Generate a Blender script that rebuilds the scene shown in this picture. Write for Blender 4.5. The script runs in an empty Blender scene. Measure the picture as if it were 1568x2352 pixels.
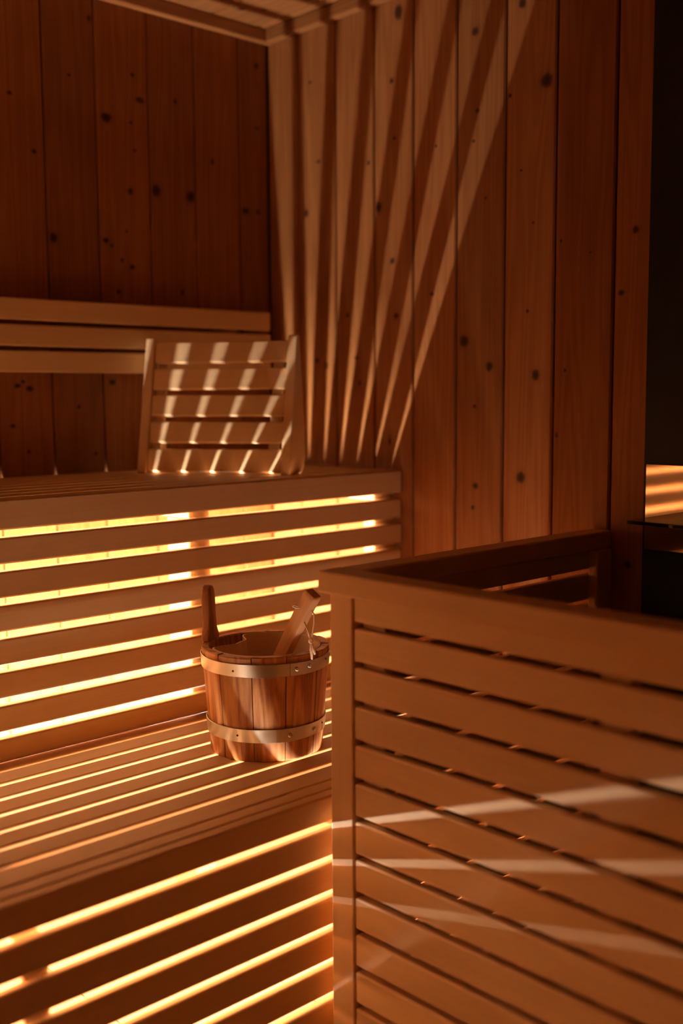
import bpy, bmesh, math, random
from mathutils import Vector, Matrix

random.seed(7)
S = bpy.context.scene
COL = S.collection

# ------------------------------------------------------------------ camera
cam_d = bpy.data.cameras.new('camera')
cam = bpy.data.objects.new('camera', cam_d)
COL.objects.link(cam)
S.camera = cam
RIGHT = Vector((0.7261694, -0.6874878, -0.0062055))
DOWN = Vector((-0.0776758, -0.0730714, -0.9942973))
FWD = Vector((0.6831138, 0.7225103, -0.1064633))
M = Matrix((( RIGHT.x, -DOWN.x, -FWD.x, -1.88833),
            ( RIGHT.y, -DOWN.y, -FWD.y, -2.26643),
            ( RIGHT.z, -DOWN.z, -FWD.z, 1.12),
            (0, 0, 0, 1)))
cam.matrix_world = M
cam_d.sensor_fit = 'VERTICAL'
cam_d.sensor_height = 36.0
cam_d.sensor_width = 24.0
cam_d.lens = 2524.3 / 2352 * 36.0
cam_d.clip_start = 0.02
cam_d.dof.use_dof = True
cam_d.dof.focus_distance = 2.0
cam_d.dof.aperture_fstop = 1.6

# ------------------------------------------------------------------ world, light, exposure
w = bpy.data.worlds.new('world'); S.world = w
w.use_nodes = True
w.node_tree.nodes['Background'].inputs[0].default_value = (0.01, 0.004, 0.002, 1)
w.node_tree.nodes['Background'].inputs[1].default_value = 0.0

LED_COL = (1.0, 0.885, 0.76)
# y, z, x0, x1, watts, width, elevation of the face (0 = towards the room, 90 = up, 180 = towards the back wall)
LEDS = [(-0.120, 0.100, -2.52, -0.02, 205.0, 0.072, 100),
        (-0.920, 0.064, -2.44, -1.27, 10.0, 0.125, 125),
        (-0.920, 0.064, -1.20, -0.08, 10.0, 0.125, 125)]
for y_, z_, x0_, x1_, e_, w_, el_ in LEDS:
    ld = bpy.data.lights.new('led_strip_light', 'AREA')
    ld.shape = 'RECTANGLE'
    ld.size = x1_ - x0_
    ld.size_y = w_
    ld.energy = e_
    ld.color = LED_COL
    lo = bpy.data.objects.new('led_strip_light', ld)
    COL.objects.link(lo)
    lo.location = ((x0_ + x1_) / 2, y_, z_)
    lo.rotation_euler = (math.radians(270 - el_), 0, 0)

vs = S.view_settings
vs.view_transform = 'Standard'
vs.look = 'None'
vs.gamma = 1.0
vs.use_curve_mapping = False
vs.exposure = 0.36
cy = S.cycles
cy.use_denoising = True
cy.max_bounces = 14
cy.diffuse_bounces = 10
cy.glossy_bounces = 6
cy.transmission_bounces = 8
cy.sample_clamp_indirect = 6.0
cy.caustics_reflective = False
cy.caustics_refractive = False

# ------------------------------------------------------------------ materials
def nt(name):
    m = bpy.data.materials.new(name); m.use_nodes = True
    t = m.node_tree
    return m, t, t.nodes['Principled BSDF']

def wood(name, axis, c_light, c_dark, rough=0.55, grain=1.0, ring=0.5, vary=0.12, knots=False, spec=0.25, fine=260.0):
    """Procedural wood with the grain running along one local axis."""
    m, t, b = nt(name)
    N, L = t.nodes, t.links
    tc = N.new('ShaderNodeTexCoord')
    oi = N.new('ShaderNodeObjectInfo')
    comb = N.new('ShaderNodeCombineXYZ')
    mul = N.new('ShaderNodeMath'); mul.operation = 'MULTIPLY'; mul.inputs[1].default_value = 37.0
    L.new(oi.outputs['Random'], mul.inputs[0])
    mul2 = N.new('ShaderNodeMath'); mul2.operation = 'MULTIPLY'; mul2.inputs[1].default_value = 91.0
    L.new(oi.outputs['Random'], mul2.inputs[0])
    for k in range(3):
        L.new((mul if k % 2 == 0 else mul2).outputs[0], comb.inputs[k])
    add = N.new('ShaderNodeVectorMath'); add.operation = 'ADD'
    L.new(tc.outputs['Object'], add.inputs[0]); L.new(comb.outputs[0], add.inputs[1])
    def stretched(along, across):
        mp = N.new('ShaderNodeVectorMath'); mp.operation = 'MULTIPLY'
        v = [across] * 3; v['xyz'.index(axis)] = along
        mp.inputs[1].default_value = v
        L.new(add.outputs[0], mp.inputs[0])
        return mp.outputs[0]
    n1 = N.new('ShaderNodeTexNoise'); n1.inputs['Scale'].default_value = 1.0
    n1.inputs['Detail'].default_value = 3.0; n1.inputs['Roughness'].default_value = 0.6
    L.new(stretched(3.0, fine), n1.inputs['Vector'])
    n2 = N.new('ShaderNodeTexNoise'); n2.inputs['Scale'].default_value = 1.0
    n2.inputs['Detail'].default_value = 2.0
    L.new(stretched(0.9, 16.0), n2.inputs['Vector'])
    wv = N.new('ShaderNodeMath'); wv.operation = 'MULTIPLY'; wv.inputs[1].default_value = 55.0
    L.new(n2.outputs['Fac'], wv.inputs[0])
    sn = N.new('ShaderNodeMath'); sn.operation = 'SINE'; L.new(wv.outputs[0], sn.inputs[0])
    n3 = N.new('ShaderNodeTexNoise'); n3.inputs['Scale'].default_value = 1.0
    n3.inputs['Detail'].default_value = 2.0
    L.new(stretched(1.5, 7.0), n3.inputs['Vector'])
    # factor = .5 + grain*(n1-.5) + ring*sin + blotch
    def mad(src, a, c):
        x = N.new('ShaderNodeMath'); x.operation = 'MULTIPLY_ADD'
        L.new(src, x.inputs[0]); x.inputs[1].default_value = a; x.inputs[2].default_value = c
        return x.outputs[0]
    def summ(a, c):
        x = N.new('ShaderNodeMath'); x.operation = 'ADD'; L.new(a, x.inputs[0]); L.new(c, x.inputs[1]); return x.outputs[0]
    f = summ(mad(n1.outputs['Fac'], grain, 0.5 - grain * 0.5), mad(sn.outputs[0], ring * 0.28, 0.0))
    f = summ(f, mad(n3.outputs['Fac'], 0.6, -0.3))
    mix = N.new('ShaderNodeMix'); mix.data_type = 'RGBA'; mix.clamp_factor = True
    L.new(f, mix.inputs[0])
    mix.inputs[6].default_value = (*c_light, 1); mix.inputs[7].default_value = (*c_dark, 1)
    hs = N.new('ShaderNodeHueSaturation')
    mr = N.new('ShaderNodeMapRange'); mr.inputs[3].default_value = 1 - vary; mr.inputs[4].default_value = 1 + vary
    L.new(oi.outputs['Random'], mr.inputs[0]); L.new(mr.outputs[0], hs.inputs['Value'])
    L.new(mix.outputs[2], hs.inputs['Color'])
    out = hs.outputs[0]
    if knots:
        at = N.new('ShaderNodeAttribute'); at.attribute_name = 'knot'
        k = N.new('ShaderNodeMix'); k.data_type = 'RGBA'
        L.new(at.outputs['Fac'], k.inputs[0]); L.new(out, k.inputs[6])
        k.inputs[7].default_value = (0.045, 0.016, 0.007, 1)
        out = k.outputs[2]
    L.new(out, b.inputs['Base Color'])
    b.inputs['Roughness'].default_value = rough
    b.inputs['Specular IOR Level'].default_value = spec
    bp = N.new('ShaderNodeBump'); bp.inputs['Strength'].default_value = 0.12; bp.inputs['Distance'].default_value = 0.0006
    L.new(n1.outputs['Fac'], bp.inputs['Height']); L.new(bp.outputs[0], b.inputs['Normal'])
    return m

BENCH_L, BENCH_D = (0.72, 0.52, 0.30), (0.61, 0.41, 0.21)
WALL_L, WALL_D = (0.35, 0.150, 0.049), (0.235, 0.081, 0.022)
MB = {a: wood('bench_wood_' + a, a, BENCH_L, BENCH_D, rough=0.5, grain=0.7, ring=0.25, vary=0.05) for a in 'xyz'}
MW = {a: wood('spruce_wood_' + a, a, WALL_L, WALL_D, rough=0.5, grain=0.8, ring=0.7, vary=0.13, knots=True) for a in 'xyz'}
M_BUCKET = wood('larch_wood', 'z', (0.58, 0.30, 0.112), (0.30, 0.115, 0.038), rough=0.5, grain=1.3, ring=1.2, vary=0.16, fine=420)
M_LADLE = wood('ladle_wood', 'z', (0.60, 0.34, 0.15), (0.42, 0.21, 0.085), rough=0.6, grain=0.8, ring=0.3, vary=0.03, fine=350)

def plain(name, col, rough=0.5, metal=0.0, noise=0.0, nscale=40.0, spec=0.5):
    m, t, b = nt(name)
    b.inputs['Base Color'].default_value = (*col, 1)
    b.inputs['Roughness'].default_value = rough
    b.inputs['Metallic'].default_value = metal
    b.inputs['Specular IOR Level'].default_value = spec
    N, L = t.nodes, t.links
    tc = N.new('ShaderNodeTexCoord')
    n = N.new('ShaderNodeTexNoise'); n.inputs['Scale'].default_value = nscale; n.inputs['Detail'].default_value = 4
    L.new(tc.outputs['Object'], n.inputs['Vector'])
    mr = N.new('ShaderNodeMapRange')
    mr.inputs[3].default_value = max(0.02, rough - noise); mr.inputs[4].default_value = rough + noise
    L.new(n.outputs['Fac'], mr.inputs[0]); L.new(mr.outputs[0], b.inputs['Roughness'])
    return m

M_HOOP = plain('galvanised_band', (0.56, 0.55, 0.46), 0.34, 1.0, 0.10, 60)
M_NAIL = plain('dark_nail', (0.10, 0.06, 0.03), 0.5, 1.0)
M_LINER = plain('liner', (0.74, 0.55, 0.36), 0.45, 0.0, 0.05)
M_CORD = plain('cotton_cord', (0.78, 0.60, 0.40), 0.9, 0.0, 0.05, 300)
M_BLACK = plain('black_panel', (0.012, 0.009, 0.008), 0.45, 0.0, 0.08, spec=0.25)
M_STEEL = plain('polished_steel', (0.66, 0.60, 0.50), 0.045, 1.0, 0.012, 8)
M_HEATER = plain('black_enamel', (0.010, 0.009, 0.009), 0.4, 0.3, 0.05)
M_TILE = plain('floor_tile', (0.68, 0.60, 0.48), 0.5, 0.0, 0.1, 15)
M_GROUT = plain('grout', (0.22, 0.17, 0.13), 0.8)
M_ALU = plain('aluminium_channel', (0.7, 0.7, 0.7), 0.4, 1.0)
M_BACK = plain('wall_backing', (0.05, 0.025, 0.012), 0.9)
M_GLASS, tg, bg = nt('tinted_glass')
bg.inputs['Base Color'].default_value = (0.55, 0.62, 0.52, 1)
bg.inputs['Roughness'].default_value = 0.03
bg.inputs['Transmission Weight'].default_value = 1.0
bg.inputs['IOR'].default_value = 1.5
M_LED, tl, bl = nt('led_diffuser')
bl.inputs['Base Color'].default_value = (0.9, 0.8, 0.6, 1)
bl.inputs['Emission Color'].default_value = (1.0, 0.66, 0.36, 1)
bl.inputs['Emission Strength'].default_value = 8.0

# ------------------------------------------------------------------ helpers
def link(o, parent=None):
    COL.objects.link(o)
    if parent: o.parent = parent
    return o

def thing(name, label=None, cat=None, loc=(0, 0, 0), rot=(0, 0, 0), group=None, kind=None):
    o = bpy.data.objects.new(name, None)
    o.empty_display_size = 0.05
    o.location = loc; o.rotation_euler = rot
    if label: o['label'] = label
    if cat: o['category'] = cat
    if group: o['group'] = group
    if kind: o['kind'] = kind
    return link(o)

def mesh_obj(name, verts, faces, mat, parent=None, loc=(0, 0, 0), smooth=False):
    me = bpy.data.meshes.new(name)
    me.from_pydata(verts, [], faces); me.update()
    if smooth:
        for p in me.polygons: p.use_smooth = True
    me.materials.append(mat)
    o = bpy.data.objects.new(name, me); o.location = loc
    return link(o, parent)

def rounded_profile(a, b, r, seg=2):
    """Rounded rectangle in (u,v), half sizes a,b."""
    r = min(r, a * 0.98, b * 0.98)
    pts = []
    for cx, cyy, a0 in ((a - r, b - r, 0), (-a + r, b - r, 90), (-a + r, -b + r, 180), (a - r, -b + r, 270)):
        for i in range(seg + 1):
            t = math.radians(a0 + 90 * i / seg)
            pts.append((cx + r * math.cos(t), cyy + r * math.sin(t)))
    return pts

_cache = {}
def board_mesh(dx, dy, dz, axis, r, mat):
    key = (round(dx, 4), round(dy, 4), round(dz, 4), axis, r, mat.name)
    if key in _cache: return _cache[key]
    dims = {'x': dx, 'y': dy, 'z': dz}
    u, v = {'x': ('y', 'z'), 'y': ('z', 'x'), 'z': ('x', 'y')}[axis]
    prof = rounded_profile(dims[u] / 2, dims[v] / 2, r)
    prof2 = rounded_profile(dims[u] / 2 - r * 0.6, dims[v] / 2 - r * 0.6, r * 0.6)
    h = dims[axis] / 2; e = min(r * 0.6, h * 0.3)
    n = len(prof); V = []
    rings = ((prof2, -h), (prof, -h + e), (prof, h - e), (prof2, h))
    for P, t in rings:
        for pu, pv in P:
            c = {axis: t, u: pu, v: pv}
            V.append((c['x'], c['y'], c['z']))
    F = []
    for k in range(3):
        for i in range(n):
            j = (i + 1) % n
            F.append((k * n + i, k * n + j, (k + 1) * n + j, (k + 1) * n + i))
    F.append(tuple(reversed(range(n)))); F.append(tuple(range(3 * n, 4 * n)))
    me = bpy.data.meshes.new('board'); me.from_pydata(V, [], F); me.update()
    for q, p in enumerate(me.polygons):          # only the rounded corners are smooth, the faces stay flat
        p.use_smooth = q < 3 * n and (q % n) % 3 != 2
    me.materials.append(mat)
    _cache[key] = me
    return me

def board(name, parent, mats, x, y, z, axis, r=0.003, origin=None):
    """Board between the world limits x, y, z with rounded edges, a child of parent (unrotated)."""
    me = board_mesh(x[1] - x[0], y[1] - y[0], z[1] - z[0], axis, r, mats[axis] if isinstance(mats, dict) else mats)
    o = bpy.data.objects.new(name, me)
    c = Vector(((x[0] + x[1]) / 2, (y[0] + y[1]) / 2, (z[0] + z[1]) / 2))
    if parent is not None: c -= Vector(parent.location)
    o.location = c
    return link(o, parent)

def tube(pts, r, seg=8, closed=False):
    """Verts/faces of a tube through pts."""
    V, F = [], []
    P = [Vector(p) for p in pts]; n = len(P)
    up = Vector((0.31, 0.2, 0.93))
    for i, p in enumerate(P):
        a = P[(i - 1) % n] if (closed or i > 0) else p
        b = P[(i + 1) % n] if (closed or i < n - 1) else p
        t = (b - a).normalized()
        s = t.cross(up).normalized(); q = s.cross(t)
        rr = r[i] if isinstance(r, (list, tuple)) else r
        for k in range(seg):
            an = 2 * math.pi * k / seg
            V.append(tuple(p + rr * (math.cos(an) * s + math.sin(an) * q)))
    m = n if closed else n - 1
    for i in range(m):
        j = (i + 1) % n
        for k in range(seg):
            l = (k + 1) % seg
            F.append((i * seg + k, i * seg + l, j * seg + l, j * seg + k))
    if not closed:
        F.append(tuple(reversed(range(seg)))); F.append(tuple(range((n - 1) * seg, n * seg)))
    return V, F

# ------------------------------------------------------------------ room shell
ROOM_X0, ROOM_Y0, CEIL = -2.55, -3.00, 2.045

def struct_box(name, x, y, z, mat):
    c = ((x[0] + x[1]) / 2, (y[0] + y[1]) / 2, (z[0] + z[1]) / 2)
    a, b, d = (x[1] - x[0]) / 2, (y[1] - y[0]) / 2, (z[1] - z[0]) / 2
    V = [(i * a, j * b, k * d) for k in (-1, 1) for j in (-1, 1) for i in (-1, 1)]
    F = [(0, 2, 3, 1), (4, 5, 7, 6), (0, 1, 5, 4), (2, 6, 7, 3), (0, 4, 6, 2), (1, 3, 7, 5)]
    o = mesh_obj(name, V, F, mat, None, c)
    o['kind'] = 'structure'
    return o

TB = 0.014                      # board thickness in front of the wall plane's backing
floor = struct_box('floor', (ROOM_X0 - .08, .08), (ROOM_Y0 - .08, .08), (-0.10, -0.006), M_GROUT)
wall_back = struct_box('wall_back', (ROOM_X0 - .08, .08), (TB, .08), (-0.006, 2.14), M_BACK)
wall_right = struct_box('wall_right', (TB, .08), (ROOM_Y0 - .08, TB), (-0.006, 2.14), M_BACK)
wall_left = struct_box('wall_left', (ROOM_X0 - .08, ROOM_X0 - TB), (ROOM_Y0 - .08, TB), (-0.006, 2.14), M_BACK)
wall_front = struct_box('wall_front', (ROOM_X0 - TB, TB), (ROOM_Y0 - .08, ROOM_Y0 - TB), (-0.006, 2.14), M_BACK)
ceiling = struct_box('ceiling', (ROOM_X0 - TB, TB), (ROOM_Y0 - TB, TB), (CEIL + TB, 2.14), M_BACK)
for s_, d_ in ((floor, 'beige tiled sauna floor'), (wall_back, 'knotty spruce board wall behind the benches'),
               (wall_right, 'knotty spruce board wall beside the stove'), (wall_left, 'pale board wall at the left end of the benches'),
               (wall_front, 'pale board wall opposite the benches'), (ceiling, 'spruce board sauna ceiling')):
    s_['label'] = d_

KNOT_R = [(-0.468, 1.983, 0.015, 0.0209), (-0.694, 1.888, 0.0108, 0.0107), (-0.882, 1.749, 0.0161, 0.0162), (-0.819, 1.914, 0.0111, 0.012), (-0.446, 1.836, 0.007, 0.0068), (-0.166, 1.889, 0.0065, 0.0042), (-0.455, 1.707, 0.0056, 0.0049), (-0.583, 1.669, 0.0039, 0.0038), (-0.701, 1.723, 0.006, 0.0054), (-0.691, 1.661, 0.0049, 0.0037), (-0.403, 1.557, 0.0116, 0.0141), (-0.37, 1.664, 0.0058, 0.006), (-0.147, 1.574, 0.0099, 0.0107), (-0.448, 1.429, 0.0085, 0.008), (-0.194, 1.694, 0.0064, 0.0052), (-0.82, 1.581, 0.0034, 0.0026), (-0.852, 1.471, 0.0033, 0.0035), (-0.922, 1.426, 0.0032, 0.0035), (-0.993, 1.397, 0.002, 0.0017), (-1.094, 1.43, 0.0076, 0.0082), (-1.065, 1.313, 0.0078, 0.0067), (-0.789, 1.737, 0.0046, 0.0044), (-0.726, 1.537, 0.0036, 0.0027), (-0.46, 1.302, 0.0085, 0.0081), (-0.668, 1.235, 0.0151, 0.0143), (-0.739, 1.178, 0.0109, 0.0122), (-0.863, 1.158, 0.0112, 0.0127), (-0.84, 1.291, 0.0045, 0.0045), (-0.936, 1.166, 0.0032, 0.0035), (-0.699, 1.092, 0.005, 0.0048), (-0.828, 0.941, 0.0127, 0.014), (-0.703, 0.916, 0.0087, 0.0078), (-0.695, 0.867, 0.0063, 0.0059), (-0.918, 1.033, 0.0043, 0.0063), (-0.295, 1.313, 0.0062, 0.0063), (-0.183, 1.205, 0.0082, 0.0066), (-0.218, 1.192, 0.0081, 0.0098), (-0.337, 1.147, 0.0061, 0.0063), (-0.325, 1.208, 0.0061, 0.0053), (-0.572, 1.345, 0.0066, 0.0049), (-0.439, 1.008, 0.0043, 0.0083), (-1.092, 0.781, 0.0079, 0.0078)]
KNOT_B = [(-0.628, 1.473, 0.013, 0.0125), (-0.351, 1.609, 0.0162, 0.0153), (-0.25, 1.606, 0.0157, 0.0147), (-0.483, 1.757, 0.0162, 0.0117), (-0.391, 1.811, 0.0133, 0.008), (-0.493, 1.479, 0.0093, 0.007), (-0.478, 1.468, 0.0047, 0.004), (-0.423, 1.423, 0.0085, 0.0071), (-0.462, 1.363, 0.0059, 0.0061), (-0.423, 1.598, 0.0084, 0.009), (-0.576, 1.834, 0.0044, 0.0038), (-0.668, 1.655, 0.0073, 0.0047), (-0.721, 1.77, 0.0061, 0.0046), (-0.078, 1.59, 0.0128, 0.0088), (-0.037, 1.592, 0.0073, 0.0055), (-0.036, 1.957, 0.0072, 0.0065), (-0.281, 1.372, 0.0052, 0.0085), (-0.181, 1.699, 0.0054, 0.0085), (-0.408, 1.694, 0.0048, 0.004), (-0.417, 1.756, 0.0048, 0.004), (-0.41, 1.865, 0.006, 0.0049), (-0.099, 1.423, 0.0057, 0.0066), (-0.521, 1.968, 0.0056, 0.0076), (-0.036, 1.802, 0.0058, 0.0044), (-0.29, 1.826, 0.0051, 0.0072), (-0.436, 1.505, 0.0036, 0.004), (-0.451, 1.437, 0.0048, 0.005), (-0.728, 1.143, 0.0093, 0.0057), (-0.699, 1.137, 0.0095, 0.0067), (-0.714, 1.152, 0.0052, 0.0048), (-0.742, 1.055, 0.0072, 0.0048), (-0.706, 0.997, 0.0042, 0.0049), (-0.577, 1.095, 0.0045, 0.005), (-0.486, 1.152, 0.0095, 0.0082), (-0.536, 0.986, 0.0046, 0.0051)]
KNOT_C = [(-0.16, -0.10, 0.008, 0.010), (-0.115, -0.13, 0.009, 0.010), (-0.24, -0.22, 0.007, 0.008), (-0.42, -0.5, 0.01, 0.01)]

def clad_board(parent, u0, u1, v0, v1, place, grain_axis, knots, mats=None):
    """One tongue-and-groove board: u across, v along, bevelled towards the room.
    place(u, v, d) gives the world point d in front of the wall plane. Knots are grown into its face."""
    ch, th = 0.0036, TB
    g = 0.0011 if parent is wall_back else 0.0022
    a, b = u0 + g, u1 - g
    prof = [(a, -th), (a, -ch), (a + ch * 0.9, 0.0), (b - ch * 0.9, 0.0), (b, -ch), (b, -th)]
    uc, vc = (u0 + u1) / 2, (v0 + v1) / 2
    c = Vector(place(uc, vc, 0))
    W, F, K = [], [], []
    for v in (v0, v1):
        for u, d in prof:
            W.append(Vector(place(u, v, d)) - c); K.append(0.0)
    n = len(prof)
    for i in range(n):
        j = (i + 1) % n
        F.append((i, j, n + j, n + i))
    F.append(tuple(range(n - 1, -1, -1))); F.append(tuple(range(n, 2 * n)))
    for (ku, kv, ru, rv) in knots:
        if not (a + ch < ku < b - ch and v0 + .02 < kv < v1 - .02): continue
        base = len(W)
        W.append(Vector(place(ku, kv, 0.0006)) - c); K.append(1.0)
        NS = 14
        rng = [random.uniform(0.88, 1.12) for _ in range(NS)]
        for f, kk, d in ((0.50, 0.93, 0.0006), (0.80, 0.66, 0.0005), (1.02, 0.16, 0.0004), (1.7, 0.0, 0.0002)):
            for i in range(NS):
                t = 2 * math.pi * i / NS
                uu = ku + ru * f * rng[i] * math.cos(t); vv = kv + rv * f * rng[i] * math.sin(t)
                uu = min(max(uu, a + ch), b - ch)
                W.append(Vector(place(uu, vv, d)) - c); K.append(kk)
        for i in range(NS):
            j = (i + 1) % NS
            F.append((base, base + 1 + i, base + 1 + j))
            for q in range(3):
                F.append((base + 1 + q * NS + i, base + 1 + (q + 1) * NS + i, base + 1 + (q + 1) * NS + j, base + 1 + q * NS + j))
    me = bpy.data.meshes.new('board'); me.from_pydata([tuple(x) for x in W], [], F)
    bm = bmesh.new(); bm.from_mesh(me)
    bmesh.ops.recalc_face_normals(bm, faces=bm.faces[:n + 2]); bm.to_mesh(me); bm.free()
    at = me.attributes.new('knot', 'FLOAT', 'POINT')
    at.data.foreach_set('value', K)
    me.materials.append((mats or MW)[grain_axis])
    o = bpy.data.objects.new('board', me)
    o.location = c - Vector(parent.location)
    return link(o, parent)

pl_right = lambda u, v, d: (-d, u, v)
pl_back = lambda u, v, d: (u, -d, v)
pl_left = lambda u, v, d: (ROOM_X0 + d, u, v)
pl_front = lambda u, v, d: (u, ROOM_Y0 + d, v)
pl_ceil = lambda u, v, d: (u, v, CEIL - d)

gr = [0.0, -0.1155, -0.2539, -0.387, -0.5126, -0.6423, -0.7765, -0.9059, -1.0467, -1.1800]
while gr[-1] > ROOM_Y0: gr.append(max(gr[-1] - 0.130, ROOM_Y0))
for i in range(len(gr) - 1):
    clad_board(wall_right, gr[i + 1], gr[i], 0.0, CEIL, pl_right, 'z', KNOT_R)
gb = [0.0, -0.0961, -0.234, -0.3671, -0.5095, -0.6415, -0.774]
while gb[-1] > ROOM_X0: gb.append(max(gb[-1] - 0.132, ROOM_X0))
extra = [(random.uniform(ROOM_X0, -0.85), random.uniform(0.9, 2.0), random.uniform(.004, .012), random.uniform(.005, .012)) for _ in range(45)]
for i in range(len(gb) - 1):
    clad_board(wall_back, gb[i + 1], gb[i], 0.0, CEIL, pl_back, 'z', KNOT_B + extra)
u = 0.0
while u > ROOM_Y0 + .001:
    v = max(u - 0.13, ROOM_Y0); clad_board(wall_left, v, u, 0.0, CEIL, pl_left, 'z', [], MB); u = v
u = 0.0
while u > ROOM_X0 + .001:
    v = max(u - 0.13, ROOM_X0); clad_board(wall_front, v, u, 0.0, CEIL, pl_front, 'z', [], MB); u = v
u = -0.046
clad_board(ceiling, u, 0.0, ROOM_Y0, 0.0, pl_ceil, 'y', [])
while u > ROOM_X0 + .001:
    v = max(u - 0.146, ROOM_X0); clad_board(ceiling, v, u, ROOM_Y0, 0.0, pl_ceil, 'y', KNOT_C); u = v
# floor tiles
TS = 0.30
nx, ny = int(2.55 / TS) + 1, int(3.0 / TS)
for i in range(nx):
    for j in range(ny):
        x1 = 0.0 - i * TS; x0 = max(x1 - TS, ROOM_X0); y1 = 0.0 - j * TS; y0 = y1 - TS
        if x1 - x0 < 0.02: continue
        board('tile', floor, M_TILE, (x0 + .0015, x1 - .0015), (y0 + .0015, y1 - .0015), (-0.008, 0.0), 'x', 0.001)

def trim(name, x, y, z, axis):
    o = board(name, None, {a: MW[a] for a in 'xyz'}, x, y, z, axis, 0.004)
    o['kind'] = 'structure'
    return o
trim('trim_1', (ROOM_X0, 0.0), (-0.026, 0.0), (2.012, CEIL), 'x')['label'] = 'square wooden ceiling moulding along the back wall'
trim('trim_2', (-0.026, 0.0), (ROOM_Y0, -0.026), (2.012, CEIL), 'y')['label'] = 'square wooden ceiling moulding along the right wall'
trim('trim_3', (ROOM_X0, ROOM_X0 + .026), (ROOM_Y0, -0.026), (2.012, CEIL), 'y')['label'] = 'square wooden ceiling moulding along the left wall'

# ------------------------------------------------------------------ upper bench
UZ, UY = 0.942, -0.483
BX0, BX1 = -2.53, -0.006
ub = thing('upper_bench', 'upper tier wooden sauna bench with slatted seat and glowing slatted front', 'bench', (-1.27, -0.24, 0))
GAPS_U = [-0.090, -0.148, -0.206, -0.264, -0.322, -0.380, -0.438]
gw = 0.0082
edges = [-0.0006] + GAPS_U + [UY + 0.0]
for i in range(len(edges) - 1):
    y1 = edges[i] - (gw / 2 if i > 0 else 0)
    y0 = edges[i + 1] + (gw / 2 if i < len(edges) - 2 else 0)
    last = i == len(edges) - 2
    if last: y0 = UY + 0.0235
    board('seat_board', ub, MB, (BX0, BX1), (y0, y1), (UZ - 0.014, UZ), 'x', 0.003)
board('apron', ub, MB, (BX0, BX1), (UY, UY + 0.022), (0.888, UZ), 'x', 0.004)
PU, GU = 0.0596, 0.0125
z = 0.888
for i in range(7):
    top = z - GU; bot = top - (PU - GU)
    if i == 6: bot = 0.4745
    board('front_slat', ub, MB, (BX0, BX1 + (0.0 if i % 2 else -.002)), (UY, UY + 0.019), (bot, top), 'x', 0.004)
    z = bot
def upost(x0, x1, y0, y1, z1):
    board('post', ub, MB, (x0, x1), (y0, y1), (0.0, z1), 'z', 0.003)
for x0, x1, yd in ((-0.604, -0.552, -0.385), (-0.076, -0.0065, -0.425), (-1.72, -1.67, -0.385), (-2.50, -2.45, -0.385)):
    upost(x0, x1, UY + 0.0205, yd, 0.872)
    board('joist', ub, MB, (x0, x1), (UY + 0.0225, -0.02), (0.873, UZ - 0.0145), 'y', 0.003)

# ------------------------------------------------------------------ lower bench
LZ, LY = 0.472, -0.997
lb = thing('lower_bench', 'lower tier wooden sauna bench in front with light shining through its slats', 'bench', (-1.27, -0.75, 0))
LG = [-0.5105, -0.5735, -0.6355, -0.6985, -0.7600, -0.8210, -0.8825]
gl = 0.0125
edges = [UY + 0.020] + LG
for i in range(len(edges)):
    y1 = edges[i] - (gl / 2 if i else 0)
    y0 = (edges[i + 1] + gl / 2) if i + 1 < len(edges) else -0.9405
    board('seat_board', lb, MB, (BX0, BX1), (y0, y1), (LZ - 0.020, LZ), 'x', 0.003)
board('seat_board', lb, MB, (BX0, BX1), (-0.9725, -0.9435), (LZ - 0.020, LZ), 'x', 0.003)
board('apron', lb, MB, (BX0, BX1), (LY, LY + 0.0235), (0.4285, LZ), 'x', 0.004)
z = 0.4285; PL, GL = 0.0590, 0.0125
i = 0
while z - PL > 0.02:
    top = z - GL; bot = z - PL
    board('front_slat', lb, MB, (BX0, BX1), (LY, LY + 0.016), (bot, top), 'x', 0.004)
    z = bot
for x0, x1 in ((-0.07, -0.02), (-1.255, -1.215), (-2.50, -2.45)):
    board('post', lb, MB, (x0, x1), (LY + 0.0165, LY + 0.060), (0.0, 0.405), 'z', 0.003)
    board('joist', lb, MB, (x0, x1), (LY + 0.062, -0.497), (0.406, LZ - 0.0205), 'y', 0.003)
    board('post', lb, MB, (x0, x1), (-0.565, -0.520), (0.0, 0.405), 'z', 0.003)
board('rear_light_block', lb, MB, (BX0, BX1), (-0.495, -0.470), (0.412, LZ - 0.0205), 'x', 0.003)  # unseen bar added to stop the back strip's light at the rear seat gap
board('front_beam', lb, MB, (BX0, BX1), (-0.962, -0.9375), (0.430, LZ - 0.0205), 'x', 0.003)

# ------------------------------------------------------------------ wall-hung backrest
br = thing('wall_backrest', 'three horizontal wooden slats forming a backrest on the back wall', 'backrest', (-1.2, -0.02, 1.17))
for z0, z1 in ((1.284, 1.331), (1.228, 1.275), (1.172, 1.219)):
    board('slat', br, MB, (-2.45, -0.042), (-0.052, -0.030), (z0, z1), 'x', 0.004)
for x in (-0.16, -1.0, -1.8):
    board('batten', br, MB, (x - .025, x + .025), (-0.0295, -0.0005), (1.19, 1.318), 'z', 0.003)

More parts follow.
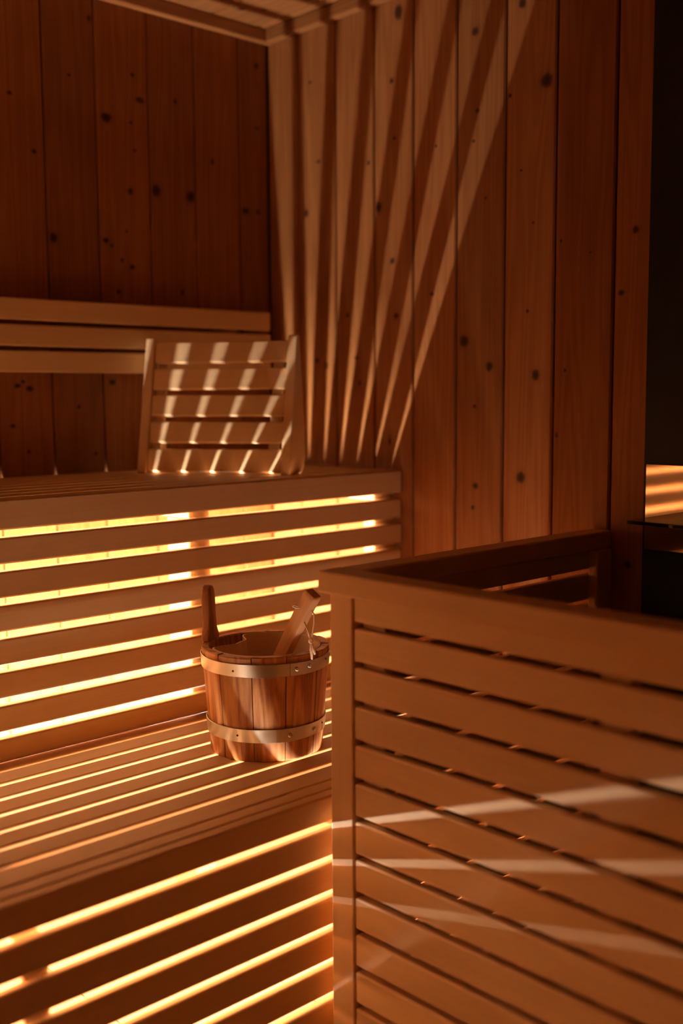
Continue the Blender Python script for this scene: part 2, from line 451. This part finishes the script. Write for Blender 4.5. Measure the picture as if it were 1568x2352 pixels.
# ------------------------------------------------------------------ LED strip
LED_LABELS = ['warm LED strip glowing low along the foot of the back wall',
              'warm LED strip on the floor behind the lower bench slats, left of the bench joist',
              'warm LED strip on the floor behind the lower bench slats, right of the bench joist']
for (y, z, x0_, x1_, e_, w_, el_), lab in zip(LEDS, LED_LABELS):
    xc, hl, half = (x0_ + x1_) / 2, (x1_ - x0_) / 2, w_ / 2 + 0.001
    led = thing('led_strip', lab, 'led strip', (xc, y, 0.0), group='led strips under the benches')
    ce, se = math.cos(math.radians(el_)), math.sin(math.radians(el_))
    def led_bar(name, prof, mat, xa, xb):
        V, F = [], []
        pr = [(-o * ce + a * se, z + o * se + a * ce) for a, o in prof]   # (across, out) -> (y, z)
        for x in (xa, xb):
            for yy, zz in pr: V.append((x, yy, zz))
        n = len(pr)
        for i in range(n): F.append((i, (i + 1) % n, n + (i + 1) % n, n + i))
        F.append(tuple(reversed(range(n)))); F.append(tuple(range(n, 2 * n)))
        return mesh_obj(name, V, F, mat, led)
    led_bar('channel', [(-half, -.012), (half, -.012), (half, -.004), (-half, -.004)], M_ALU, -hl, hl)
    led_bar('diffuser', [(-half * .95, -.0038), (half * .95, -.0038), (half * .95, -.0012), (-half * .95, -.0012)], M_LED, -hl, hl)
    zt = z - 0.0125 * se - half * abs(ce) * 0.4
    for xx in (-hl * .7, hl * .7):
        yc = 0.0125 * ce
        P = [(xx + i, yc + j, 0) for i, j in ((-.008, -.008), (.008, -.008), (.008, .008), (-.008, .008))]
        P += [(p[0], p[1], zt) for p in P]
        mesh_obj('bracket', P, [(0, 3, 2, 1), (4, 5, 6, 7), (0, 1, 5, 4), (1, 2, 6, 5), (2, 3, 7, 6), (3, 0, 4, 7)], M_ALU, led)

# ------------------------------------------------------------------ stove guard
gd = thing('stove_guard', 'slatted wooden guard rail fencing off the stove corner', 'guard rail', (-0.72, -1.30, 0))
GX = -0.739                      # outer slat face of the long panel
YE = -2.05                       # far end of the long panel, past the camera
RZ0, RZ1 = 0.812, 0.847
board('rail', gd, MB, (-0.751, -0.699), (YE, -1.007), (RZ0, RZ1), 'y', 0.004)
board('rail', gd, MB, (-0.6985, -0.002), (-1.055, -1.007), (RZ0, RZ1), 'x', 0.004)
board('rail', gd, MB, (-0.6985, -0.002), (YE, YE + .048), (RZ0, RZ1), 'x', 0.004)
board('post', gd, MB, (GX, GX + 0.042), (-1.073, -1.0225), (0.0, RZ0 - .0005), 'z', 0.003)
board('post', gd, MB, (GX + .001, GX + 0.042), (YE + .005, YE + 0.05), (0.0, RZ0 - .0005), 'z', 0.003)
PG, GG = 0.0615, 0.0100
z1 = RZ0 - .001
bot = 0.7732
k = 0
while bot > 0.03:
    for nm in ('long',):
        board('slat', gd, MB, (GX + 0.001, GX + 0.018), (YE + 0.052, -1.0755), (bot, z1), 'y', 0.0035)
    board('slat', gd, MB, (-0.693, -0.004), (-1.0395, -1.0225), (bot, z1), 'x', 0.0035)
    board('slat', gd, MB, (-0.693, -0.004), (YE + 0.0225, YE + .0395), (bot, z1), 'x', 0.0035)
    z1 = bot - GG; bot -= PG; k += 1
for yb in (-1.125, -1.55, -1.97):
    y0_, y1_ = (yb + .001, yb + 0.049) if yb == -1.125 else (yb, yb + .045)
    board('batten', gd, MB, (GX + 0.019, GX + 0.043), (y0_, y1_), (0.0, RZ0 - .0005), 'z', 0.003)
board('batten', gd, MB, (-0.060, -0.008), (-1.062, -1.0405), (0.0, RZ0 - .0005), 'z', 0.003)
board('batten', gd, MB, (-0.060, -0.008), (YE + .041, YE + .062), (0.0, RZ0 - .0005), 'z', 0.003)

# ------------------------------------------------------------------ stove corner
sh = thing('heat_shield', 'tall black heat shield panel on the right wall behind the stove', 'heat shield', (-0.01, -1.55, 0))
board('panel', sh, M_BLACK, (-0.013, -0.0005), (-1.94, -1.131), (0.0, 2.010), 'z', 0.0012)
board('reflector', sh, M_STEEL, (-0.0175, -0.0135), (-1.90, -1.1385), (0.819, 0.9835), 'y', 0.0008)['label'] = 'polished steel strip mirroring the glowing bench slats'
ht = thing('sauna_heater', 'black sauna heater behind the guard with a thin glass top plate', 'heater', (-0.125, -1.60, 0))
board('body', ht, M_HEATER, (-0.215, -0.030), (-1.86, -1.37), (0.12, 0.880), 'z', 0.006)
for i in range(9):
    zz = 0.20 + i * 0.07
    board('louvre', ht, M_HEATER, (-0.223, -0.2155), (-1.83, -1.40), (zz, zz + 0.03), 'y', 0.002)
for yy in (-1.82, -1.42):
    for xx in (-0.20, -0.06):
        board('leg', ht, M_HEATER, (xx - .012, xx + .012), (yy - .012, yy + .012), (0.0, 0.1195), 'z', 0.003)
board('top_rim', ht, M_HEATER, (-0.205, -0.036), (-1.85, -1.38), (0.8805, 0.8955), 'y', 0.002)
board('top_plate', ht, M_GLASS, (-0.250, -0.024), (-1.90, -1.244), (0.8960, 0.9025), 'y', 0.0008)

# ------------------------------------------------------------------ headrest leaning across the upper bench
HW = 0.365
hr = thing('headrest', 'wooden slatted headrest with two wedge side boards standing on the upper bench', 'headrest',
           (-0.5015, -0.117, UZ), (0, 0, math.atan2(-0.8495, 0.5275)))
# local x runs along the headrest from wall to room edge, local y points back (towards the right wall), z up
HH, LEAN = 0.310, 0.070
def wedge(x0, x1):
    # outline in (y, z): leaning front edge, slanting back edge, rounded rear foot
    P = [(0.0, 0.0), (LEAN, HH), (LEAN + 0.017, HH + 0.003), (0.098, 0.25), (0.117, 0.12), (0.123, 0.06), (0.120, 0.028), (0.107, 0.007), (0.088, 0.0)]
    n = len(P)
    V = [(x0, a, b) for a, b in P] + [(x1, a, b) for a, b in P]
    F = [tuple(range(n)), tuple(range(2 * n - 1, n - 1, -1))]
    for i in range(n):
        j = (i + 1) % n
        F.append((j, i, n + i, n + j))
    o = mesh_obj('side_board', V, F, MB['z'], hr)
    md = o.modifiers.new('bevel', 'BEVEL'); md.width = 0.0025; md.segments = 2; md.limit_method = 'ANGLE'
    return o
wedge(0.0, 0.022); wedge(HW - 0.020, HW + 0.002)
def at(t): return LEAN * t / HH      # front plane depth at height t
ang = math.atan2(LEAN, HH)
# five slats
tops = [0.299, 0.2385, 0.178, 0.1175, 0.0565]
for i, tp in enumerate(tops):
    hgt = 0.0485 if i < 4 else 0.0530
    zc = tp - hgt / 2
    me = board_mesh(HW - 0.0435, 0.012, hgt, 'x', 0.003, MB['x'])
    o = bpy.data.objects.new('slat', me); link(o, hr)
    o.location = (HW / 2 + 0.001, at(zc) + 0.012, zc); o.rotation_euler = (-ang, 0, 0)
for xc in (0.038, HW - 0.045):
    me = board_mesh(0.024, 0.012, 0.290, 'z', 0.002, MB['z'])
    o = bpy.data.objects.new('batten', me); link(o, hr)
    o.location = (xc, at(0.152) + 0.0248, 0.152); o.rotation_euler = (-ang, 0, 0)
# ------------------------------------------------------------------ bucket
BC = (-0.6231, -0.7215, LZ)
bk = thing('sauna_bucket', 'round wooden stave bucket with two metal hoops standing on the lower bench', 'bucket', BC, (0, 0, math.atan2(-0.6336, 0.7737)))
RB, RT, BH = 0.104, 0.118, 0.192
TH = 0.015
def rad(zz): return RB + (RT - RB) * zz / BH
def pol(r, deg, zz):
    t = math.radians(deg); return (r * math.sin(t), -r * math.cos(t), zz)
bounds = [-128, -96, -71, -46, -12.5, 18.4, 54, 86, 118, 150, 182, 207, 232]
def stave(a0, a1, ztop, dr, name='stave'):
    g = 0.42
    NS, V, F = 5, [], []
    zs = (0.0, 0.003, ztop - 0.002, ztop)
    ring = []
    for iz, zz in enumerate(zs):
        ins = 0.0016 if iz in (0, 3) else 0.0
        row = []
        for k in range(NS + 1):
            f = k / NS; a = a0 + g + (a1 - a0 - 2 * g) * f
            e = 0.0016 if k in (0, NS) else 0.0
            row.append(pol(rad(zz) + dr - ins - e, a, zz))
        for k in range(NS, -1, -1):
            f = k / NS; a = a0 + g + (a1 - a0 - 2 * g) * f
            row.append(pol(rad(zz) - TH + ins, a, zz))
        ring.append(row); V += row
    n = len(ring[0])
    for q in range(3):
        for i in range(n):
            j = (i + 1) % n
            F.append((q * n + i, q * n + j, (q + 1) * n + j, (q + 1) * n + i))
    for k in range(NS):
        F.append((k, n - 1 - k, n - 2 - k, k + 1))
        b = 3 * n
        F.append((b + k, b + k + 1, b + n - 2 - k, b + n - 1 - k))
    o = mesh_obj(name, V, F, M_BUCKET, bk, smooth=True)
    o.data.set_sharp_from_angle(angle=math.radians(35))
    return o
for i in range(len(bounds) - 1):
    st = stave(bounds[i], bounds[i + 1], BH + random.uniform(-.0012, .0012), random.uniform(-.0006, .0006))
# the grip: one stave carried up above the rim
HA = -112
def grip():
    out = [(-.0235, 0.0), (-.0235, .010), (-.0165, .026), (-.0150, .050), (-.0155, .084), (-.0125, .097), (-.0065, .1035), (0, .105)]
    out += [(-x, zz) for x, zz in reversed(out[:-1])]
    V, F = [], []
    n = len(out)
    c = pol(rad(BH) - TH / 2, HA, 0)
    t = math.radians(HA)
    tx, ty = math.cos(t), math.sin(t)          # tangent
    nx_, ny_ = math.sin(t), -math.cos(t)       # outward
    for d in (-0.0085, 0.0085):
        for x, zz in out:
            lean = 0.004 * zz / 0.1
            V.append((c[0] + tx * x + nx_ * (d + lean), c[1] + ty * x + ny_ * (d + lean), BH - 0.001 + zz))
    F.append(tuple(range(n))); F.append(tuple(range(2 * n - 1, n - 1, -1)))
    for i in range(n):
        j = (i + 1) % n
        F.append((j, i, n + i, n + j))
    o = mesh_obj('grip', V, F, M_BUCKET, bk, smooth=True)
    md = o.modifiers.new('bevel', 'BEVEL'); md.width = 0.004; md.segments = 3; md.limit_method = 'ANGLE'; md.angle_limit = math.radians(50)
    bm = bmesh.new(); bm.from_mesh(o.data); bmesh.ops.recalc_face_normals(bm, faces=bm.faces[:]); bm.to_mesh(o.data); bm.free()
grip()
def hoop(z0, z1, seam):
    V, F = [], []
    NS = 72
    t = 0.0013
    a0, a1 = seam, seam + 374          # overlapping ends
    for k in range(NS + 1):
        f = k / NS; a = a0 + (a1 - a0) * f
        e = 0.0009 + 0.0016 * max(0.0, 1 - f * NS / 6)  # the visible end lies over the other
        for r_, zz in ((rad(z0) + e, z0), (rad(z0) + e + t, z0 + .0006), (rad(z1) + e + t, z1 - .0006), (rad(z1) + e, z1)):
            V.append(pol(r_, a, zz))
    for k in range(NS):
        for i in range(4):
            j = (i + 1) % 4
            F.append((k * 4 + i, (k + 1) * 4 + i, (k + 1) * 4 + j, k * 4 + j))
    F.append((0, 1, 2, 3)); F.append((NS * 4 + 3, NS * 4 + 2, NS * 4 + 1, NS * 4))
    o = mesh_obj('hoop', V, F, M_HOOP, bk, smooth=True)
    o.data.set_sharp_from_angle(angle=math.radians(40))
    return o
def stud(parent, deg, zz, r, mat, name, extra=0.0018):
    V, F = [], []
    c = Vector(pol(rad(zz) + extra, deg, zz)); t = math.radians(deg)
    out = Vector((math.sin(t), -math.cos(t), 0)); tan = Vector((math.cos(t), math.sin(t), 0)); up = Vector((0, 0, 1))
    n = 12
    for f, h in ((1.0, 0.0), (0.92, 0.0009), (0.5, 0.0014)):
        for k in range(n):
            a = 2 * math.pi * k / n
            V.append(tuple(c + r * f * (math.cos(a) * tan + math.sin(a) * up) + out * h))
    V.append(tuple(c + out * 0.0015))
    for q in range(2):
        for k in range(n):
            l = (k + 1) % n; F.append((q * n + k, q * n + l, (q + 1) * n + l, (q + 1) * n + k))
    for k in range(n): F.append((2 * n + k, 2 * n + (k + 1) % n, 3 * n))
    return mesh_obj(name, V, F, mat, parent, smooth=True)
h1 = hoop(0.1565, 0.1805, 21); h2 = hoop(0.0365, 0.0615, 9)
for dg, zz in ((27, .169), (40, .171)): stud(h1, dg, zz, 0.0040, M_HOOP, 'rivet', 0.0042)
for dg, zz in ((22, .049), (51, .049)): stud(h2, dg, zz, 0.0042, M_HOOP, 'rivet', 0.0036)
for hh, lst in ((h1, ((-29, .167), (66, .172), (140, .169))), (h2, ((-28, .049), (67, .052), (150, .049)))):
    for dg, zz in lst: stud(hh, dg, zz, 0.0019, M_NAIL, 'nail', 0.0022)
# bottom disc
V = [(0, 0, .012)] + [pol(RB - TH + .001, a, .012) for a in range(0, 360, 10)]
V += [(0, 0, .004)] + [pol(RB - TH + .001, a, .004) for a in range(0, 360, 10)]
F = [(0, 1 + k, 1 + (k + 1) % 36) for k in range(36)] + [(37, 38 + (k + 1) % 36, 38 + k) for k in range(36)]
F += [(1 + k, 38 + k, 38 + (k + 1) % 36, 1 + (k + 1) % 36) for k in range(36)]
mesh_obj('bottom', V, F, M_BUCKET, bk)
# liner with a notch bending round the grip
def liner_r(deg, zz):
    r = rad(zz) - TH - 0.0012
    d = (deg + 117 + 180) % 360 - 180
    k = 1 / (1 + math.exp((abs(d) - 30) / 3.6))
    q = min(1.0, max(0.0, (zz - 0.07) / 0.08))      # the notch runs out below the rim
    return r - 0.048 * k * q
V, F = [], []
NL = 96
zsl = (0.1905, 0.15, 0.10, 0.05, 0.018)
for q, zz in enumerate(zsl):
    for k in range(NL): V.append(pol(liner_r(k * 360 / NL, zz) - 0.0, k * 360 / NL, zz))
for q, zz in enumerate(zsl):
    for k in range(NL): V.append(pol(liner_r(k * 360 / NL, zz) - 0.0042, k * 360 / NL, zz + (0.0008 if q == 0 else (.002 if q == 4 else 0))))
nq = len(zsl)
for q in range(nq - 1):
    for k in range(NL):
        l = (k + 1) % NL
        F.append((q * NL + k, (q + 1) * NL + k, (q + 1) * NL + l, q * NL + l))
        b = nq * NL
        F.append((b + q * NL + k, b + q * NL + l, b + (q + 1) * NL + l, b + (q + 1) * NL + k))
for k in range(NL):
    l = (k + 1) % NL
    F.append((k, l, nq * NL + l, nq * NL + k))
F.append(tuple(nq * NL + (nq - 1) * NL + k for k in range(NL)))
F.append(tuple((nq - 1) * NL + NL - 1 - k for k in range(NL)))
o = mesh_obj('liner', V, F, M_LINER, bk, smooth=True)
o.data.set_sharp_from_angle(angle=math.radians(50))
o['label'] = 'pale insert with a notch bent around the grip'

# ------------------------------------------------------------------ ladle standing in the bucket
rotz = Matrix.Rotation(math.atan2(-0.6336, 0.7737), 4, 'Z')
def bw(p): return Vector(BC) + (rotz @ Vector(p))
lad_lo, lad_hi = Vector((-0.030, 0.000, 0.045)), Vector((0.083, -0.115, 0.306))
ax = (lad_hi - lad_lo).normalized()
pa, pb = bw(lad_lo), bw(lad_hi)
axw = (pb - pa).normalized()
camdir = (Vector((-1.88833, -2.26643, 1.12)) - pb)
side = axw.cross(camdir).normalized()
fr = side.cross(axw).normalized()
rm = Matrix((side, -fr, axw)).transposed()   # local x = side, local y = away, z = along handle
rm = rm @ Matrix.Rotation(math.radians(-33), 3, 'Z')
ldl = thing('ladle', 'wooden sauna ladle with a corded handle leaning in the bucket', 'ladle', pa, rm.to_euler())
HL = (pb - pa).length
prof = rounded_profile(0.0135, 0.0105, 0.003, 2)
n = len(prof); V, F = [], []
for zz, sx, sy, sh in ((-0.004, .8, .8, 0), (0.0, .85, .85, 0), (HL * .5, .92, .95, 0), (HL * .86, 1.0, 1.0, 0.0), (HL * .965, 1.0, 1.05, 0.001), (HL - .002, .97, 1.0, 0.002), (HL, .88, .86, 0.002)):
    for pu, pv in prof: V.append((pu * sx + sh, pv * sy, zz))
for q in range(6):
    for i in range(n):
        j = (i + 1) % n; F.append((q * n + i, q * n + j, (q + 1) * n + j, (q + 1) * n + i))
F.append(tuple(reversed(range(n)))); F.append(tuple(range(6 * n, 7 * n)))
o = mesh_obj('handle', V, F, M_LADLE, ldl, smooth=True); o.data.set_sharp_from_angle(angle=math.radians(40))
# bowl at the lower end, lying in the bucket
V, F = [], []
NB = 28
bowl_prof = [(0.0, -.020), (.020, -.018), (.030, -.008), (.033, .010), (.0335, .020), (.030, .020), (.029, .010), (.026, -.004), (.016, -.013), (0.0, -.015)]
for r_, zz in bowl_prof[1:-1]:
    for k in range(NB):
        a = 2 * math.pi * k / NB; V.append((r_ * math.cos(a), r_ * math.sin(a), zz))
m_ = len(bowl_prof) - 2
for q in range(m_ - 1):
    for k in range(NB):
        l = (k + 1) % NB; F.append((q * NB + k, q * NB + l, (q + 1) * NB + l, (q + 1) * NB + k))
F.append(tuple(reversed(range(NB)))); F.append(tuple((m_ - 1) * NB + k for k in range(NB)))
o = mesh_obj('bowl', V, F, M_LADLE, ldl, smooth=True)
inv = rm.to_4x4().inverted()
bowl_world = bw((0.000, 0.020, 0.046))
o.location = inv @ (bowl_world - pa); o.rotation_euler = inv.to_euler()
# cord through the hole near the top: a stub loop on one side, the hanging loop, knot and tails on the other
def tolocal(p): return inv @ (Vector(p) - pa)
hz = pa + axw * (HL - 0.030)
left_dir = -side; right_dir = side
Zw = Vector((0, 0, -1))
cord = []
for pts, rr in (
    ([hz + side * -0.013 + fr * 0.012, hz - side * 0.019 + fr * 0.013 + Zw * 0.001, hz - side * 0.023 + fr * 0.010 + Zw * 0.006, hz - side * 0.018 + fr * 0.009 + Zw * 0.007, hz - side * 0.010 + fr * 0.010 + Zw * 0.003], 0.0016),
    ([hz + side * 0.010 + fr * 0.003, hz + side * 0.0165 + fr * 0.004 + Zw * 0.006, hz + side * 0.0165 + fr * 0.005 + Zw * 0.022, hz + side * 0.0135 + fr * 0.006 + Zw * 0.040, hz + side * 0.0110 + fr * 0.007 + Zw * 0.052], 0.0014),
    ([hz + side * -0.004 + fr * 0.000 + Zw * 0.030, hz + side * 0.0045 + fr * 0.006 + Zw * 0.040, hz + side * 0.0100 + fr * 0.007 + Zw * 0.053], 0.0014),
    ([hz + side * 0.0085 + fr * 0.007 + Zw * 0.050, hz + side * 0.0125 + fr * 0.008 + Zw * 0.0525, hz + side * 0.0115 + fr * 0.0085 + Zw * 0.057, hz + side * 0.0085 + fr * 0.008 + Zw * 0.0565, hz + side * 0.0085 + fr * 0.007 + Zw * 0.0515], 0.0028),
    ([hz + side * 0.0105 + fr * 0.007 + Zw * 0.055, hz + side * 0.0110 + fr * 0.008 + Zw * 0.068, hz + side * 0.0125 + fr * 0.008 + Zw * 0.086], [0.0022, 0.0030, 0.0017]),
    ([hz + side * 0.0110 + fr * 0.007 + Zw * 0.055, hz + side * 0.0150 + fr * 0.008 + Zw * 0.066, hz + side * 0.0185 + fr * 0.008 + Zw * 0.074], [0.0022, 0.0027, 0.0018]),
):
    Vt, Ft = tube([tolocal(p) for p in pts], rr, 8)
    cord.append((Vt, Ft))
V, F = [], []
for Vt, Ft in cord:
    b = len(V); V += Vt; F += [tuple(i + b for i in f) for f in Ft]
mesh_obj('cord', V, F, M_CORD, ldl, smooth=True)['label'] = 'pale knotted cord loop'
